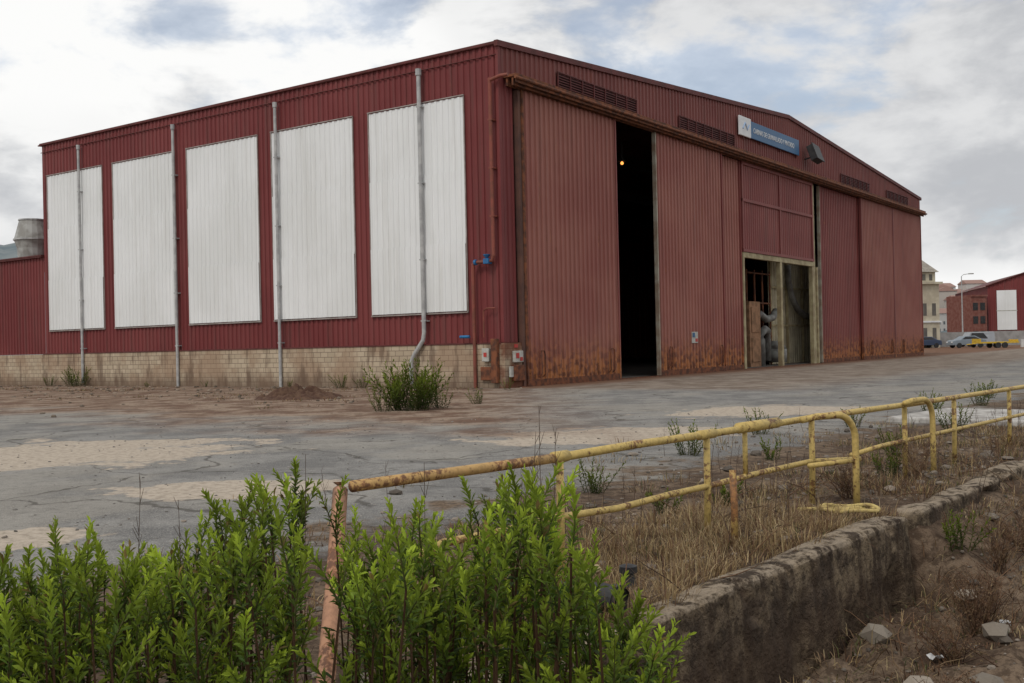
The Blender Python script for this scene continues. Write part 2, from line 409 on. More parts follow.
asp=t.mix(t.m('MULTIPLY',t.step(ng,.50,.66),.55),asp,(.44,.42,.38))
asp=t.mix(t.m('MULTIPLY',t.step(vo.outputs['Distance'],.15,.36,1,0),.25),asp,(.07,.065,.06))
cr=t.n('ShaderNodeTexVoronoi',feature='DISTANCE_TO_EDGE'); cr.inputs['Scale'].default_value=.30
wob=t.n('ShaderNodeTexNoise'); t.put(wob.inputs['Vector'],P); wob.inputs['Scale'].default_value=.8; wob.inputs['Detail'].default_value=5
t.put(cr.inputs['Vector'],t.vm('ADD',P,t.vm('MULTIPLY',wob.outputs[1],(1.8,1.8,0))))
asp=t.mix(t.m('MULTIPLY',t.m('MULTIPLY',t.step(cr.outputs[0],.003,.012,1,0),.65),t.step(nb,.41,.48)),asp,(.055,.048,.04))
def ell(cx,cy,rx,ry,ang=0):
    d=t.vm('SUBTRACT',P,(cx,cy,0)); ca,sa=math.cos(ang),math.sin(ang)
    u=t.m('DIVIDE',t.vm('DOT_PRODUCT',d,(ca,sa,0),1),rx); v=t.m('DIVIDE',t.vm('DOT_PRODUCT',d,(-sa,ca,0),1),ry)
    r=t.m('SQRT',t.m('ADD',t.m('MULTIPLY',u,u),t.m('MULTIPLY',v,v)))
    return t.step(t.m('ADD',r,t.m('MULTIPLY',t.m('SUBTRACT',nm_,.5),2.6)),.9,1.05,1,0)
pa=t.m('MAXIMUM',ell(-7.9,17.2,3.4,2.6,.3),ell(-3.3,12.6,1.3,1.0))
pa=t.m('MAXIMUM',pa,ell(1.6,18.6,2.3,1.5,.3)); pa=t.m('MAXIMUM',pa,ell(-4.6,9.4,.9,.6)); pa=t.m('MAXIMUM',pa,ell(5.5,24,2.5,1.6,.4))
asp=t.mix(t.m('MULTIPLY',pa,.85),asp,t.mix(t.step(nf,.42,.64),(.50,.42,.335),(.33,.275,.215)))
w=dot((-.578,-.816,0),32.46)
wn=t.m('ADD',w,t.m('MULTIPLY',t.m('SUBTRACT',nb,.5),16))
dm=t.m('MULTIPLY',t.step(wn,14,18.5,1,0),t.step(t.m('ADD',sp.outputs[0],t.m('MULTIPLY',nm_,4)),.5,5,1,0))
dirt=t.mix(t.step(nm_,.42,.58),(.155,.090,.060),(.30,.22,.16)); dirt=t.mix(t.m('MULTIPLY',t.step(nd,.5,.62),.6),dirt,(.085,.048,.032)); dirt=t.mix(t.m('MULTIPLY',t.step(nf,.5,.64),.5),dirt,(.07,.045,.032))
dirt=t.mix(t.m('MULTIPLY',t.step(vo2.outputs['Distance'],.05,.24,1,0),.3),dirt,(.38,.31,.24))
col=t.mix(t.m('MULTIPLY',dm,.92),asp,dirt)
w2=dot((.816,-.578,0),23.37)
am=t.m('MULTIPLY',t.step(t.m('ADD',w2,t.m('MULTIPLY',nb,6)),12,16,1,0),t.step(dot((.578,.816,0),-32.46),-2,1))
apr=t.mix(t.step(nm_,.4,.6),(.16,.115,.085),(.27,.22,.175)); apr=t.mix(t.m('MULTIPLY',t.step(nd,.52,.66),.45),apr,(.11,.078,.056))
col=t.mix(t.m('MULTIPLY',am,.8),col,apr)
rm=t.m('MULTIPLY',t.step(t.m('ADD',w2,t.m('MULTIPLY',nm_,-1.5)),-.2,2.2,1,0),t.step(dot((.578,.816,0),-32.46),-.5,.5))
col=t.mix(t.m('MULTIPLY',rm,.8),col,(.15,.07,.038))
q=dot((NX,NY,0),-(PX*NX+PY*NY))
vm_=t.step(t.m('ADD',q,t.m('MULTIPLY',t.m('SUBTRACT',nm_,.5),7)),-4.4,-3.3)
soil=t.mix(t.step(nm_,.40,.60),(.085,.056,.038),(.18,.13,.09)); soil=t.mix(t.m('MULTIPLY',t.step(nf,.42,.60),.7),soil,(.040,.026,.018))
soil=t.mix(t.m('MULTIPLY',t.step(vo2.outputs['Distance'],.05,.24,1,0),.35),soil,(.24,.20,.155))
col=t.mix(vm_,col,soil)
t.put(b.inputs['Base Color'],col)
hh=t.m('ADD',t.m('MULTIPLY',ng,.6),t.m('MULTIPLY',nf,.9))
bump(t,b,hh,.65,.025)
obj('ground',mb,gm,smooth=True)

mb=MB(); N=28
for j in range(N+1):
    for i in range(N+1):
        u=i/N*2-1; v=j/N*2-1; r=math.hypot(u,v)
        z=.34*max(0,1-r)**.7*(1+1.4*mnoise.noise(Vector((u*5,v*5,2))))-.02
        mb.v.append((u*1.5,v*1.0,max(-.03,z) if r<1 else -.04))
for j in range(N):
    for i in range(N): a=j*(N+1)+i; mb.f.append((a,a+1,a+N+2,a+N+1))
obj('dirt_mound',mb,simple('loose_brown_soil',(.075,.038,.026),(.12,.07,.045),6,.95,.8,.03),loc=(-7.0,35,0))

# ---------------------------------------------------------------- retaining wall
cm,t,b=newmat('old_concrete',.92,.12)
o=pos(t); n1=t.noise(o,1.6,6,.65); n2=t.noise(o,7,5,.72); n3=t.noise(o,40,2)
sz=t.n('ShaderNodeSeparateXYZ'); t.put(sz.inputs[0],o)
col=t.mix(t.step(n1,.40,.60),(.21,.16,.105),(.085,.062,.045))
col=t.mix(t.m('MULTIPLY',t.step(n2,.45,.60),.8),col,(.038,.028,.021))
stv=t.noise(t.scale(o,(6,6,.6)),1.2,4); col=t.mix(t.m('MULTIPLY',t.step(stv,.48,.62),.6),col,(.045,.030,.021))
col=t.mix(t.m('MULTIPLY',t.step(t.m('ADD',sz.outputs[2],t.m('MULTIPLY',n1,.6)),-.2,.15,1,0),.55),col,(.066,.042,.028))
top=t.step(sz.outputs[2],-.02,.03); col=t.mix(t.m('MULTIPLY',top,t.step(n2,.60,.42)),col,(.29,.235,.175))
t.put(b.inputs['Base Color'],col); bump(t,b,t.m('ADD',n2,t.m('MULTIPLY',n3,.5)),1.0,.04)
mb=MB()
def ledge(s0,s1,w=.3,dz=0,brk=1):
    n=max(4,int((s1-s0)/.035))
    prof=[(-w,-.3),(-w,.0),(-w*.8,.035),(-w*.6,.045),(-w*.4,.045),(-.06,.045),(-.02,.042),(0,.015)]+[(0.004*k,.015-.075*k) for k in range(1,13)]
    vs=[];m=len(prof)
    for i in range(n+1):
        s=s0+(s1-s0)*i/n
        for (qq,z) in prof:
            a=mnoise.noise(Vector((s*1.3,qq*2,z*1.5))); c2=mnoise.noise(Vector((s*8,qq*8,z*8+4))); c3=mnoise.noise(Vector((s*20,qq*20,z*20)))
            edge=1-min(1,abs(z-.02)/.12) if qq>-.12 else 0
            chip=max(0,mnoise.noise(Vector((s*4.1,2.2,0)))*.7+mnoise.noise(Vector((s*11,5,0)))*.5-.16)*.16*edge
            spall=max(0,mnoise.noise(Vector((s*2.1,0,z*3.1+8)))-.18)*.16 if z<0 else 0
            endr=max(0,1-min(s-s0,s1-s)/.18)**2*.10
            qq2=qq+.014*a+.012*c2+.008*c3-chip-spall-endr*(1 if qq>-.1 else 0); z2=z+dz+.008*c2+.004*c3-chip*.8+brk*.03*a-endr*(1 if z>-.02 else 0)
            x=PX+qq2*NX+s*SX; y=PY+qq2*NY+s*SY; vs.append((x,y,z2))
    fs=[(i*m+k,i*m+k+1,(i+1)*m+k+1,(i+1)*m+k) for i in range(n) for k in range(m-1)]
    fs.append(tuple(range(m))); fs.append(tuple(range(n*m,(n+1)*m))[::-1]); mb.add(vs,fs)
ledge(-.74,3.65); ledge(-5,-.86,.45); ledge(3.8,6.6,.3,.0,2); ledge(6.75,12,.3,.02,2)
obj('concrete_retaining_wall',mb,cm,smooth=False)

mb=MB().box(-1.5,1.5,-1.3,1.3,0.0,.12)
obj('pale_concrete_slab',mb,simple('pale_concrete',(.46,.44,.41),(.26,.24,.22),5,.9,.5),loc=(8.9,20.2,-.02),rot=(0,0,math.radians(48)),bevel=.03)

# ================================================================= RAILING
def ymat(name,c,rustlo,rusthi):
    m,t,b=newmat(name,.6,.35); o=pos(t); n=t.noise(o,3.2,5,.7); n2=t.noise(o,26,4,.7)
    k=t.m('ADD',n,t.m('MULTIPLY',t.m('SUBTRACT',n2,.5),.75))
    col=t.mix(t.step(n2,.35,.65),c,tuple(x*.74 for x in c))
    col=t.mix(t.m('MULTIPLY',t.step(k,rustlo,rusthi),.85),col,t.mix(t.step(n2,.4,.6),(.29,.12,.045),(.12,.05,.028)))
    t.put(b.inputs['Base Color'],col); bump(t,b,n2,.5,.005); return m
yel=ymat('chipped_yellow_paint',(.58,.42,.14),.535,.62)
mus=ymat('faded_mustard_paint',(.52,.32,.12),.50,.60)
rus=ymat('rust_orange_paint',(.46,.24,.14),.49,.60)
RL=empty('metal_guard_railing')
def rp(X,z,off=0):
    s=(X+.955); return (X+off*.76,5.84+s*1.166-off*.65,z)
mb=MB()
mb.tube([rp(-.9,.84),rp(-.5,.835),rp(-.1,.83),rp(.3,.825)],.033,12); obj('top_rail_worn_end',mb,mus,RL,smooth=True)
mb=MB(); mb.tube([rp(.3,.825),rp(.9,.835),rp(1.58,.83),rp(2.3,.83),rp(2.9,.835),rp(3.6,.83),rp(4.6,.82),rp(5.5,.82),rp(7.5,.82),rp(12,.82)],.031,12)
obj('top_rail',mb,yel,RL,smooth=True)
mb=MB(); mb.tube([rp(-.63,.36),rp(-.45,.42),rp(-.1,.41),rp(.3,.42),rp(.75,.39),rp(1.2,.405),rp(1.58,.405),rp(2.2,.42),rp(2.85,.42),rp(3.28,.39,.2)],.025,10)
mb.tube([rp(3.3,.42,.1),rp(4.0,.42),rp(4.85,.42),rp(7.5,.42),rp(12,.42)],.024,10)
obj('lower_rail',mb,yel,RL,smooth=True)
mb=MB()
for X in (.306,1.58,2.86,4.42,5.5,7.0,8.8,10.6):
    p=rp(X,.83); mb.tube([(p[0]-.01,p[1],-.05),(p[0],p[1],.4),(p[0],p[1],.825)],.028,10)
p=rp(2.0,.83); mb.tube([(p[0],p[1],.42),(p[0],p[1],.82)],.022,8)
obj('posts',mb,yel,RL,smooth=True)
mb=MB(); mb.tube([rp(1.93,.84),rp(2.4,.84)],.048,12); mb.tube([rp(1.5,.83),rp(1.66,.83)],.04,12); mb.tube([rp(.26,.83),rp(.36,.83)],.04,12); obj('rail_sleeves',mb,yel,RL,smooth=True)
mb=MB()
def hoop(x,y,dx=-.6,dy=-.35,h=.87,r=.24):
    pts=[(x+dx,y+dy,h-.02),(x+dx*.75,y+dy*.75,h)]
    nn=Vector((dx,dy,0)).normalized()
    for k in range(0,9):
        a=k/8*math.pi/2; pts.append((x+nn.x*r*(1-math.sin(a)),y+nn.y*r*(1-math.sin(a)),h-r*(1-math.cos(a))))
    pts+=[(x,y,h*.4),(x,y,-.05)]; mb.tube(pts,.032,12)
hoop(3.25,10.2); hoop(4.87,12.45,-.5,-.5)
mb.tube([(2.72,9.90,.42),(3.24,10.2,.43)],.024,10)
obj('bent_end_hoops',mb,yel,RL,smooth=True)
mb=MB(); mb.tube([(1.70,8.35,-.05),(1.705,8.35,.3),(1.70,8.36,.585)],.028,10); obj('short_stake',mb,ymat('stake_paint',(.45,.30,.10),.46,.56),RL,smooth=True)
mb=MB(); mb.tube([(-.87,4.72,-.2),(-.90,4.95,.03),(-.925,5.4,.42),(-.955,5.84,.83),(-.955,5.85,.87)],[.045,.045,.043,.041,.04],14)
obj('leaning_rusty_post',mb,rus,RL,smooth=True)
mb=MB(); cx,cy=2.98,9.62; g0=max(gz(cx,cy),gz(cx+.2,cy),gz(cx-.2,cy))+.04; pts=[]
for k in range(37):
    a=k/20*2*math.pi; r=1+.12*math.sin(a*1.5)
    pts.append((cx+.24*r*math.cos(a)+.03*(k/24),cy+.17*r*math.sin(a),g0+.02*(k/24)+.012*math.sin(a*3)))
pts.append((cx-.42,cy+.1,g0)); mb.tube(pts,.018,8)
obj('coiled_yellow_rope',mb,simple('yellow_rope_fibre',(.56,.44,.17),(.38,.28,.11),14,.9,.5,.01),smooth=True)

# length of black pipe lying by the wall
E=empty('black_pipe_offcut',(.42,6.42,.085),.0)
E.rotation_euler=(0,0,math.radians(-28))
mb=MB(); mb.tube([(-.22,0,0),(-.05,.01,0),(.10,0,.01),(.24,-.04,0)],[.075,.078,.078,.075],18,cap=False)
mb.tube([(.24,-.04,0),(.235,-.04,0),(.05,0,0)],[.075,.062,.062],18,cap=False); mb.tube([(-.22,0,0),(-.215,0,0),(-.1,0,0)],[.075,.062,.062],18,cap=False)
obj('barrel',mb,simple('old_black_plastic',(.02,.02,.022),(.04,.038,.036),8,.6,.3),E,smooth=True)
mb=MB(); mb.tube([(.17,-.022,.005),(.215,-.034,.002)],[.088,.088],18); obj('collar',mb,M['black'],E)
mb=MB(); mb.tube([(0,0,-.05),(0,0,.02),(0,0,.08),(0,0,.09),(0,0,.13),(0,0,.14)],[.07,.05,.038,.06,.06,.03],14)
obj('iron_cleat',mb,M['black'],loc=(.72,6.95,.02))
# ---------------------------------------------------------------- stones and litter
def icoblob(mb,c,r,sq=.6,col=None):
    t=(1+5**.5)/2
    vs=[(-1,t,0),(1,t,0),(-1,-t,0),(1,-t,0),(0,-1,t),(0,1,t),(0,-1,-t),(0,1,-t),(t,0,-1),(t,0,1),(-t,0,-1),(-t,0,1)]
    fs=[(0,11,5),(0,5,1),(0,1,7),(0,7,10),(0,10,11),(1,5,9),(5,11,4),(11,10,2),(10,7,6),(7,1,8),(3,9,4),(3,4,2),(3,2,6),(3,6,8),(3,8,9),(4,9,5),(2,4,11),(6,2,10),(8,6,7),(9,8,1)]
    a=U(0,6.3); ca,sa=math.cos(a),math.sin(a); k=[U(.6,1.2) for _ in range(3)]
    o=[]
    for v in vs:
        s=r/1.9*U(.8,1.2); x,y,z=v[0]*k[0]*s,v[1]*k[1]*s,v[2]*k[2]*s*sq
        o.append((c[0]+x*ca-y*sa,c[1]+x*sa+y*ca,c[2]+z))
    mb.add(o,fs,col)
vc,t,b=newmat('stone_mixed',.9,.2)
at=t.n('ShaderNodeVertexColor',layer_name='Col'); t.put(b.inputs['Base Color'],at.outputs[0]); bump(t,b,t.noise(pos(t),30,3),.5,.01)
mb=MB()
for i in range(3200):
    s=U(-3,13); q=-abs(random.gauss(0,2.2)) if R()<.4 else U(.1,5)
    if -.4<q<.05 and s<12: q-=.6
    x=PX+q*NX+s*SX; y=PY+q*NY+s*SY; r=random.choice([.01,.015,.02,.03]) if R()<.93 else U(.035,.09)
    g=U(.07,.26); icoblob(mb,(x,y,gz(x,y)+r*.25),r,.6,(g,g*.84,g*.69))
for i in range(1500):
    x=U(-9,6); y=U(5,24)
    if qs(x,y)[0]>-3: continue
    r=U(.006,.024); g=U(.10,.34); icoblob(mb,(x,y,gz(x,y)+r*.2),r,.6,(g,g*.93,g*.84))
for i in range(500):
    tt=U(-2,36); ww=abs(random.gauss(0,6))+.3; x=C[0]-.816*tt-.578*ww; y=C[1]+.578*tt-.816*ww
    r=U(.02,.10); g=U(.07,.3); icoblob(mb,(x,y,r*.2),r,.55,(g,g*.80,g*.62))
icoblob(mb,(.5,7.3,.06),.09,.7,(.36,.29,.17)); icoblob(mb,(.33,7.0,.05),.06,.7,(.32,.26,.17))
obj('loose_stones',mb,vc)
mb=MB()
for i in range(46):   # broken concrete lumps in the pit
    s=U(-.5,9); q=abs(random.gauss(.3,1.3))+.15
    x=PX+q*NX+s*SX; y=PY+q*NY+s*SY; r=U(.05,.15); g=U(.14,.30); icoblob(mb,(x,y,gz(x,y)+r*.25),r,.7,(g,g*.86,g*.7))
obj('concrete_rubble',mb,vc)
mb=MB()
for (x,y,r) in ((2.95,7.6,.045),(2.1,6.1,.05),(3.9,8.6,.04),(1.9,5.6,.05),(4.6,9.2,.05),(3.3,6.9,.035),(6.1,12.2,.05),(2.6,6.3,.03),(4.9,8.9,.04),(3.0,6.4,.03),(5.6,10.2,.05)):
    c=Vector((x,y,gz(x,y)+.03)); vs=[]
    for j in range(4):
        for i in range(4): vs.append((c.x+(i-1.5)*r*.7+U(-.3,.3)*r,c.y+(j-1.5)*r*.6+U(-.3,.3)*r,c.z+U(0,1)*r))
    g=random.choice([(.6,.6,.6),(.5,.5,.5),(.06,.22,.07),(.42,.38,.3)])
    mb.add(vs,[(j*4+i,j*4+i+1,j*4+i+5,j*4+i+4) for j in range(3) for i in range(3)],g)
obj('plastic_litter',mb,vc)

# ================================================================= VEGETATION
lm=bpy.data.materials.new('leaf'); lm.use_nodes=True; t=NT(lm.node_tree)
b=lm.node_tree.nodes['Principled BSDF']; b.inputs['Roughness'].default_value=.55; b.inputs['Specular IOR Level'].default_value=.2
at=t.n('ShaderNodeVertexColor',layer_name='Col'); t.put(b.inputs['Base Color'],at.outputs[0])
tr=t.n('ShaderNodeBsdfTranslucent'); t.put(tr.inputs[0],at.outputs[0])
mx=t.n('ShaderNodeMixShader'); mx.inputs[0].default_value=.35
t.nt.links.new(b.outputs[0],mx.inputs[1]); t.nt.links.new(tr.outputs[0],mx.inputs[2])
t.nt.links.new(mx.outputs[0],lm.node_tree.nodes['Material Output'].inputs[0])

def leaf(mb,p,d,up,L_,w,col):
    side=d.cross(up)
    if side.length<1e-3: side=Vector((1,0,0))
    side.normalize(); nrm=side.cross(d).normalized()
    a=p+d*L_*.35+nrm*L_*.04; c=p+d*L_*.70+nrm*L_*.03; e=p+d*L_-nrm*L_*.06
    mb.add([p,a+side*w*.42+nrm*w*.15,a-side*w*.42+nrm*w*.15,c+side*w*.5+nrm*w*.12,c-side*w*.5+nrm*w*.12,e,(a+c)*.5-nrm*w*.1],
           [(0,1,6),(0,6,2),(1,3,6),(2,6,4),(3,5,6),(4,6,5)],col)
def shoot(mb,p0,dirv,length,ll,lw,nleaf,tone,dense0=.0,stemr=.0035,green=True,bright=1.0,tight=0):
    d=dirv.normalized(); pts=[p0.copy()]; p=p0.copy(); n=5
    bend=Vector((U(-.3,.3),U(-.3,.3),.14))
    for i in range(n):
        d=(d+bend*.5).normalized(); p=p+d*(length/n); pts.append(p.copy())
    mb.tube(pts,[stemr*(1-.7*i/n) for i in range(n+1)],3,(.10,.10,.035),cap=False)
    az=U(0,6.28)
    for k in range(nleaf):
        f=dense0+(1-dense0)*(k+R()*.5)/nleaf; f=min(.999,f)
        i=int(f*n); lp=pts[i].lerp(pts[i+1],f*n-i); ax=(pts[i+1]-pts[i]).normalized()
        az+=2.4+U(-.3,.3)
        u=ax.orthogonal().normalized(); v=ax.cross(u); rad=u*math.cos(az)+v*math.sin(az)
        op=1.15-.65*f+U(-.2,.2)-tight
        ld=(ax*math.cos(op)+rad*math.sin(op)).normalized()
        s=(1-.4*abs(f-.55))*U(.75,1.15)*(1 if f<.9 else .8)
        g=tone*U(.75,1.2)*bright
        young=f**1.2
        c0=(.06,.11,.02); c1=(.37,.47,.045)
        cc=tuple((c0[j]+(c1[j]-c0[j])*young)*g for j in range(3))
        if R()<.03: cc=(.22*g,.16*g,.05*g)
        leaf(mb,lp,ld,ax,ll*s,lw*s,cc)
def stemline(mb,p0,p1,r,col):
    mid=(p0+p1)*.5+Vector((U(-.04,.04),U(-.04,.04),0)); mb.tube([p0,mid,p1],[r,r*.8,r*.55],4,col,cap=False)

env=[(-2.8,.90),(-2.2,.95),(-1.67,1.02),(-1.47,1.13),(-1.3,1.08),(-1.15,1.06),(-.98,1.15),(-.80,1.22),(-.68,1.28),(-.60,1.18),(-.50,1.06),(-.40,1.16),(-.30,1.18),(-.20,1.10),(-.08,1.17),(.02,1.25),(.10,1.18),(.18,1.12),(.26,.96),(.36,.88),(.43,.82),(.47,.5),(.52,.1)]
def envz(xe):
    for (a,b_),(c,d) in zip(env,env[1:]):
        if a<=xe<=c: return b_+(d-b_)*(xe-a)/(c-a)
    return env[0][1] if xe<env[0][0] else 0
def clump_noise(x,y): return mnoise.noise(Vector((x*3.1,y*3.1,7.7)))
groups=[(-2.75,-1.25),(-1.25,-.60),(-.60,.0),(.0,.50)]
for gi,(xa,xb) in enumerate(groups):
    mb=MB(); cnt=int((xb-xa)*98)+8
    for i in range(cnt):
        Y=2.7+1.8*R()**1.1; xe=xa+(xb-xa)*(i+R())/cnt; X=xe*Y/3.5
        if gi==3 and Y>4.1: Y=U(2.8,4.0); X=xe*Y/3.5
        rr_=X/Y
        if -.200<rr_<-.155 and R()<.85: continue
        zt=1.6-(1.6-envz(xe))*(Y/3.5)**.85
        zt-=abs(random.gauss(0,.13))+ .03 - .12*clump_noise(X,Y)
        gzv=gz(X,Y)
        base=Vector((X+U(-.15,.15),Y+U(-.12,.12),gzv)); hgt=zt-gzv
        if hgt<.3: continue
        fork=Vector((X+U(-.03,.03),Y,zt-U(.16,.26)))
        stemline(mb,base,fork,.006,(.09,.05,.028))
        tone=U(.75,1.25)*(1.0+.4*clump_noise(X+3,Y))
        ln=zt-fork.z
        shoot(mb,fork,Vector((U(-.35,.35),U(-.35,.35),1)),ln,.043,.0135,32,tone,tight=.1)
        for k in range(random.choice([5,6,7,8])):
            f=U(0,1); bp=base.lerp(fork,.55+.45*f); a=U(0,6.28); k2=U(.3,1.1)
            if -.235<rr_<-.125: k2=.25
            dv=Vector((math.cos(a)*k2,math.sin(a)*k2,1))
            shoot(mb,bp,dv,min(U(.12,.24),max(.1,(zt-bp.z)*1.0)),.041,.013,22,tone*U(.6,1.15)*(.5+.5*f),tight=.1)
        for k in range(12):
            f=U(.35,1); lp=base.lerp(fork,f); a=U(0,6.28); ld=Vector((math.cos(a),math.sin(a),U(-.2,.7))).normalized()
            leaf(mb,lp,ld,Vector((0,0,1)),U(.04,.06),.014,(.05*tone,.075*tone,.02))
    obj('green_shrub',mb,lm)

def weed(x,y,size,n,name='weed_plant',wid=None,ls=1):
    mb=MB(); wid=wid or size*.5
    for i in range(n):
        a=U(0,6.28); r=wid*math.sqrt(R())*.8; b0=Vector((x+r*.6*math.cos(a),y+r*.6*math.sin(a),gz(x,y)-.02))
        dv=Vector((math.cos(a)*r/wid*.75,math.sin(a)*r/wid*.75,1))
        shoot(mb,b0,dv,size*U(.5,1.05),max(.05,size*.11)*ls,max(.018,size*.036)*ls,22,U(.45,.8),.05,.004+.004*size,bright=.66)
    obj(name,mb,lm)
weed(-2.6,27.3,1.35,80,'green_shrub',1.0); weed(-1.9,27.8,.8,16); weed(-3.3,27.0,.7,16)
weed(-22.2,54.5,1.15,30,wid=.9); weed(-24.2,56.0,.7,12); weed(-7.0,43.6,.75,12); weed(-6.1,42.9,.7,10); weed(-9.5,45.4,.4,8); weed(-1.0,29.5,.55,12)
weed(-14,48.7,.35,6); weed(-17.5,51.2,.3,6); weed(-.2,38.6,.5,8)
for x,y,s,n in ((.85,11.5,.42,14),(2.45,15.0,.55,18),(4.1,18,.5,14),(4.3,12.3,.45,16),(6.0,19,.45,12),(7.2,17.5,.55,16),(8.6,22,.6,16),(10.5,24,.6,14),(3.4,14.2,.35,10),(5.1,14.4,.45,12),(9.4,17.6,.5,14),(-.15,9.8,.3,9),(1.4,9.9,.25,9),(12,27,.6,12),(3.9,9.4,.4,12),(5.3,9.6,.5,12),(4.6,8.3,.45,10),(6.2,11.4,.5,10),(2.0,10.3,.3,8)):
    weed(x,y,s,n)

def blade(mb,p,d,L_,w,col,droop=.5):
    side=Vector((-d.y,d.x,0))
    if side.length<1e-3: side=Vector((1,0,0))
    side=side.normalized()*w; q1=p+d*L_*.5; d2=(d+Vector((d.x,d.y,-droop))*.8).normalized(); q2=q1+d2*L_*.5
    mb.add([p-side,p+side,q1+side*.8,q1-side*.8,q2],[(0,1,2,3),(3,2,4)],col)
def tuft(mb,x,y,h,n,cols,spread=.12,tilt=.6,w=.0022,droop=.6):
    z=gz(x,y)
    for i in range(n):
        a=U(0,6.28); r=spread*math.sqrt(R()); tl=tilt*R()
        d=Vector((math.cos(a)*tl,math.sin(a)*tl,1)).normalized()
        c=random.choice(cols); g=U(.7,1.15)
        blade(mb,Vector((x+r*math.cos(a),y+r*math.sin(a),z-.01)),d,h*U(.4,1.1),w,(c[0]*g,c[1]*g,c[2]*g),droop)
straw=[(.42,.31,.16),(.34,.235,.12),(.48,.37,.21),(.22,.145,.08)]
brown=[(.19,.105,.062),(.13,.075,.045),(.24,.14,.08),(.26,.175,.10),(.085,.05,.034)]
olive=[(.13,.13,.05),(.09,.10,.04),(.17,.15,.06)]
mb=MB()
for i in range(360):
    s=U(-.9,3.6); q=U(-1.8,-.22)
    tuft(mb,PX+q*NX+s*SX,PY+q*NY+s*SY,U(.08,.24),36,straw+brown[:1],.17,1.1,.0032)
for i in range(850):
    s=U(-2,15); q=-.25-abs(random.gauss(0,1.9))
    x=PX+q*NX+s*SX; y=PY+q*NY+s*SY
    cn=clump_noise(x*.3,y*.3)
    if cn<-.12: continue
    tuft(mb,x,y,U(.05,.2)*(1+cn),20,(straw+brown) if R()<.65 else olive+straw,.2,1.1,.0042)
for i in range(420):
    tt=U(-2,34); ww=abs(random.gauss(0,6))+.4; x=C[0]-.816*tt-.578*ww; y=C[1]+.578*tt-.816*ww
    if clump_noise(x*.12,y*.12)<.02: continue
    tuft(mb,x,y,U(.06,.2),16,brown+straw[:1]+olive[:1],.45,1.6,.010)
obj('dry_grass',mb,lm)
mb=MB()
for i in range(2500):
    s=U(-2.5,13); q=U(.05,6.5)
    if s<3 and q<.15: q=.2
    x=PX+q*NX+s*SX; y=PY+q*NY+s*SY
    if y<3.2: continue
    dens=1+clump_noise(x*.35,y*.35)
    if clump_noise(x*.5+9,y*.5)<-.15: continue
    big=.30 if s>3 else .2
    tuft(mb,x,y,U(.08,big)*dens,24,brown+straw[1:]+straw[:1]+olive[:2],.22,1.8,.0042,.9)
for i in range(150):
    s=U(4.2,13); q=U(-1.0,1.6)
    if -.35<q<.12: q+=.7
    tuft(mb,PX+q*NX+s*SX,PY+q*NY+s*SY,U(.12,.36),30,brown+straw[:2]+olive[:1],.2,1.3,.0036,.9)
obj('brown_scrub',mb,lm)
def deadbush(x,y,h,n,name='dead_bush'):
    mb=MB(); z=gz(x,y)
    for i in range(n):
        a=U(0,6.28); tl=U(.1,1.0); d=Vector((math.cos(a)*tl,math.sin(a)*tl,1)).normalized()
        p=Vector((x+U(-.06,.06),y+U(-.06,.06),z-.02)); pts=[p.copy()]; c=random.choice(brown)
        for k in range(4):
            p=p+d*h*U(.18,.30); pts.append(p.copy()); d=(d+Vector((U(-.3,.3),U(-.3,.3),U(-.15,.2)))).normalized()
        mb.tube(pts,[.004,.0033,.0026,.002,.001],3,c,cap=False)
        for k in range(7):
            j=random.randint(1,4); a=U(0,6.28); dd=Vector((math.cos(a)*.8,math.sin(a)*.8,U(.2,1))).normalized()
            e=pts[j]+dd*h*U(.1,.3); mb.tube([pts[j],pts[j].lerp(e,.5)+Vector((U(-.01,.01),U(-.01,.01),.01)),e],[.002,.0016,.0008],3,c,cap=False)
            if R()<.7:
                for _ in range(3): leaf(mb,pts[j].lerp(e,R()),Vector((U(-1,1),U(-1,1),U(-.6,.6))).normalized(),Vector((0,0,1)),U(.015,.03),.008,random.choice(brown[:4]))
    obj(name,mb,lm)
for i in range(28):
    s=U(2.2,11); q=U(.5,4.5)
    deadbush(PX+q*NX+s*SX,PY+q*NY+s*SY,U(.35,.7),24)
for s,q,h in ((4.0,.6,.45),(4.9,.6,.45),(5.8,.7,.5),(7.3,.5,.6),(1.0,1.1,.3),(2.0,.8,.35),(.2,1.3,.25),(3.0,.7,.4),(4.4,-.9,.4),(6.2,-.8,.45)):
    deadbush(PX+q*NX+s*SX,PY+q*NY+s*SY,h,30)
mb=MB()
for i in range(700):
    s=U(-2,12); q=U(.1,5.5)
    if R()<.2: q=U(-1.8,-.2)
    x=PX+q*NX+s*SX; y=PY+q*NY+s*SY
    if y<3: continue
    z=gz(x,y); p=Vector((x,y,z)); a=U(0,6.28); pts=[p.copy()]; d=Vector((math.cos(a),math.sin(a),U(.1,.9)))
    for k in range(4):
        p=p+d.normalized()*U(.08,.2); pts.append(p.copy()); d+=Vector((U(-.5,.5),U(-.5,.5),U(-.5,.2)))
    mb.tube(pts,[.005,.0045,.0035,.0025,.001],4,random.choice(brown+straw[3:]),cap=False)
obj('dead_twigs',mb,lm)
mb=MB()
